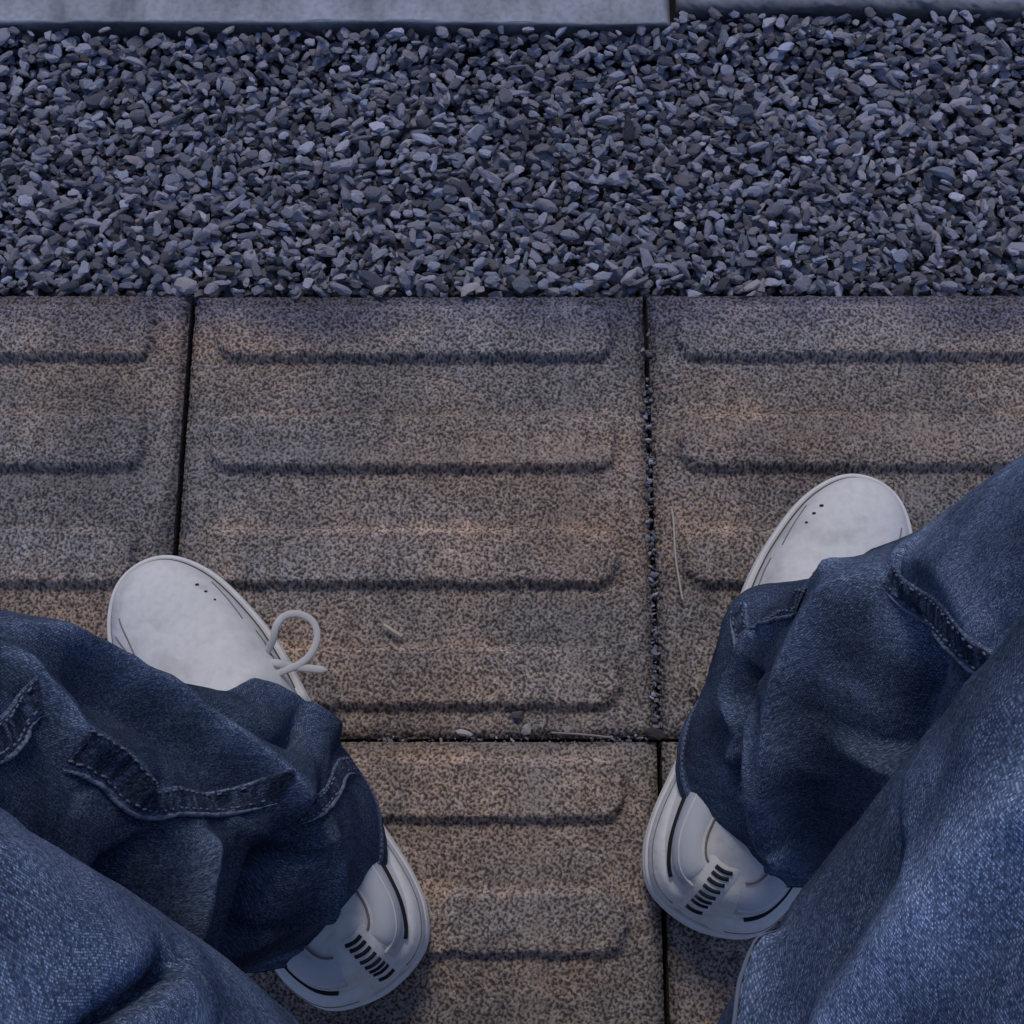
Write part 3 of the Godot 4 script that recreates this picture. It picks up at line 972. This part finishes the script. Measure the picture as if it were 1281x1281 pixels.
	line.call("vamp_stitching", M.grey_thread, .60, .66, .62, .78, .0005, .0001, 16, .2)
	line.call("vamp_stitching", M.grey_thread, .58, .67, .80, .90, .0005, .0001, 16, .15)
	# three ventilation holes near the toe
	for k in 3:
		var c: Vector3 = mx.call(upper(.405 - .013 * k, .82 - .02 * k, .0001))
		var cm := CylinderMesh.new()
		cm.top_radius = (.0010 if mirror > 0.0 else .0012) - .00018 * k; cm.bottom_radius = cm.top_radius; cm.height = .0006; cm.radial_segments = 12; cm.rings = 1
		var h := put("vent_hole", cm, M.black, sho)
		h.position = c
		h.rotation = Vector3(-.55, 0.0, -.25 * mirror)
		h.scale = Vector3(1.35, 1.0, 0.85)
	# heel tab with its row of dark bars
	var tb := Shape.new()
	for j in 15:
		for k in 7:
			var a := acos(pow(lerpf(.985, .40, j / 14.0), 1.25))
			var across := lerpf(-.0105, .0105, k / 6.0)
			var edge := .0021 - .0016 * pow(absf(k - 3.0) / 3.0, 6.0) - .0016 * pow(absf(j - 7.0) / 7.0, 10.0)
			var p := upper(.012, a, edge)
			tb.vert(mx.call(p + Vector3(across, 0.0, -.0045 * pow(across / .0105, 2.0))), Vector2.ZERO, Color.WHITE)
	tb.grid(0, 7, 15, false, flip)
	put("heel_tab", tb.commit(), M.leather, sho)
	for j in 8:
		var a := acos(pow(lerpf(.93, .46, j / 7.0), 1.25))
		var bar := Shape.new()
		var pts := PackedVector3Array()
		for k in 5:
			var across := lerpf(-.0048, .0048, k / 4.0) + .0005
			pts.append(mx.call(upper(.012, a, .0024) + Vector3(across, 0.0, -.0045 * pow(across / .0105, 2.0))))
		tube(bar, pts, .0011, 6)
		put("tab_bar", bar.commit(), M.black, sho)
	if mirror > 0.0:
		var to_local := sho.transform.affine_inverse()
		var loop := []
		for v in [[-.1480, .038, -.1600], [-.1390, .050, -.1715], [-.1363, .054, -.1802], [-.1324, .052, -.1864], [-.1241, .050, -.1883], [-.1160, .048, -.1840], [-.1133, .047, -.1755], [-.1162, .047, -.1661], [-.1228, .048, -.1590], [-.1330, .050, -.1540], [-.1450, .040, -.1500]]:
			loop.append(to_local * Vector3(v[0], v[1], v[2]))
		var ls := Shape.new()
		tube(ls, spline(loop, 8), .0021, 8, Color.WHITE, 0.40)
		put("lace", ls.commit(), M.lace, sho)
		var tip := []
		for v in [[-.1460, .040, -.1610], [-.1360, .051, -.1592], [-.1280, .049, -.1575], [-.1184, .046, -.1570], [-.1067, .044, -.1562]]:
			tip.append(to_local * Vector3(v[0], v[1], v[2]))
		var lt := Shape.new()
		tube(lt, spline(tip, 8), .0023, 8, Color.WHITE, 0.45, 3)
		put("lace", lt.commit(), M.lace, sho)

# ---------------------------------------------------------------- scene
func _ready() -> void:
	rng.seed = 1
	var cam := Camera3D.new()
	cam.name = "camera"
	cam.fov = 39.17
	cam.position = Vector3(0.0, 0.86892, 0.0)
	cam.rotation_degrees = Vector3(-73.0, 0.0, 0.0)
	cam.near = 0.02
	cam.far = 500.0
	add_child(cam)
	cam.current = true
	var sky_mat := ProceduralSkyMaterial.new()
	sky_mat.sky_top_color = Color(0.52, 0.605, 0.805)
	sky_mat.sky_horizon_color = Color(0.55, 0.625, 0.79)
	sky_mat.sky_curve = 0.2
	sky_mat.energy_multiplier = 1.18
	sky_mat.ground_bottom_color = Color(0.20, 0.21, 0.24)
	sky_mat.ground_horizon_color = Color(0.5, 0.53, 0.6)
	sky_mat.sun_angle_max = 1.0
	var sky := Sky.new()
	sky.sky_material = sky_mat
	var env := Environment.new()
	env.background_mode = Environment.BG_SKY
	env.sky = sky
	env.tonemap_mode = Environment.TONE_MAPPER_LINEAR
	env.tonemap_exposure = 0.615
	env.sdfgi_enabled = true; env.ssao_enabled = true; env.ssil_enabled = true
	var we := WorldEnvironment.new()
	we.name = "environment"
	we.environment = env
	add_child(we)
	var sun := DirectionalLight3D.new()
	sun.name = "sun"
	sun.light_energy = 0.62
	sun.light_color = Color(1.0, 0.95, 0.90)
	sun.light_angular_distance = 16.0
	sun.shadow_enabled = true
	add_child(sun)
	sun.look_at_from_position(Vector3(-0.10, 1.0, -0.74), Vector3.ZERO)

	make_grain()
	make_denim()
	make_ico()
	M.stone = noisy(Color(1, 1, 1), 0.05, 0.72, 1.2, 0.9, 1.5, 14.0)
	M.dirt = noisy(Color(0.05, 0.05, 0.06), 0.03, 0.6, 1.2, 1.0)
	M.asphalt = noisy(Color(0.07, 0.07, 0.08), 0.06, 0.6, 1.3, 0.95)
	M.kerb = noisy(Color(0.40, 0.43, 0.48) * 1.3, 0.05, 0.74, 1.16, 0.9, 1.0, 6.0)
	M.denim_dark = M.denim.duplicate()
	M.denim_dark.albedo_color = Color(1.30, 1.30, 1.32)
	M.denim_pale = plain(Color(0.21, 0.26, 0.36), 0.9, 0.2)
	M.thread = plain(Color(0.16, 0.185, 0.245), 0.9, 0.2)
	M.grey_thread = plain(Color(0.22, 0.21, 0.21), 0.9, 0.2)
	M.grey_dark = plain(Color(0.10, 0.095, 0.095), 0.9, 0.2)
	M.leather = noisy(Color(0.77, 0.78, 0.77), 0.03, 0.84, 1.10, 0.78, 1.6, 9.0)
	M.mesh_cloth = noisy(Color(0.62, 0.66, 0.71), 0.2, 0.75, 1.15, 0.9, 2.0, 20.0)
	M.rubber = noisy(Color(0.79, 0.785, 0.77), 0.02, 0.86, 1.06, 0.6, 0.3, 8.0)
	M.sole = plain(Color(0.45, 0.43, 0.40), 0.8, 0.3)
	M.lace = noisy(Color(0.66, 0.65, 0.62), 0.2, 0.8, 1.1, 0.9, 1.0, 40.0)
	M.black = plain(Color(0.012, 0.012, 0.018), 0.6, 0.4)
	M.straw = plain(Color(0.52, 0.46, 0.38), 0.9, 0.2)
	M.straw_grey = plain(Color(0.34, 0.30, 0.27), 0.9, 0.2)

	build_paving()
	build_kerb()
	build_gravel()
	build_litter()
	build_person()
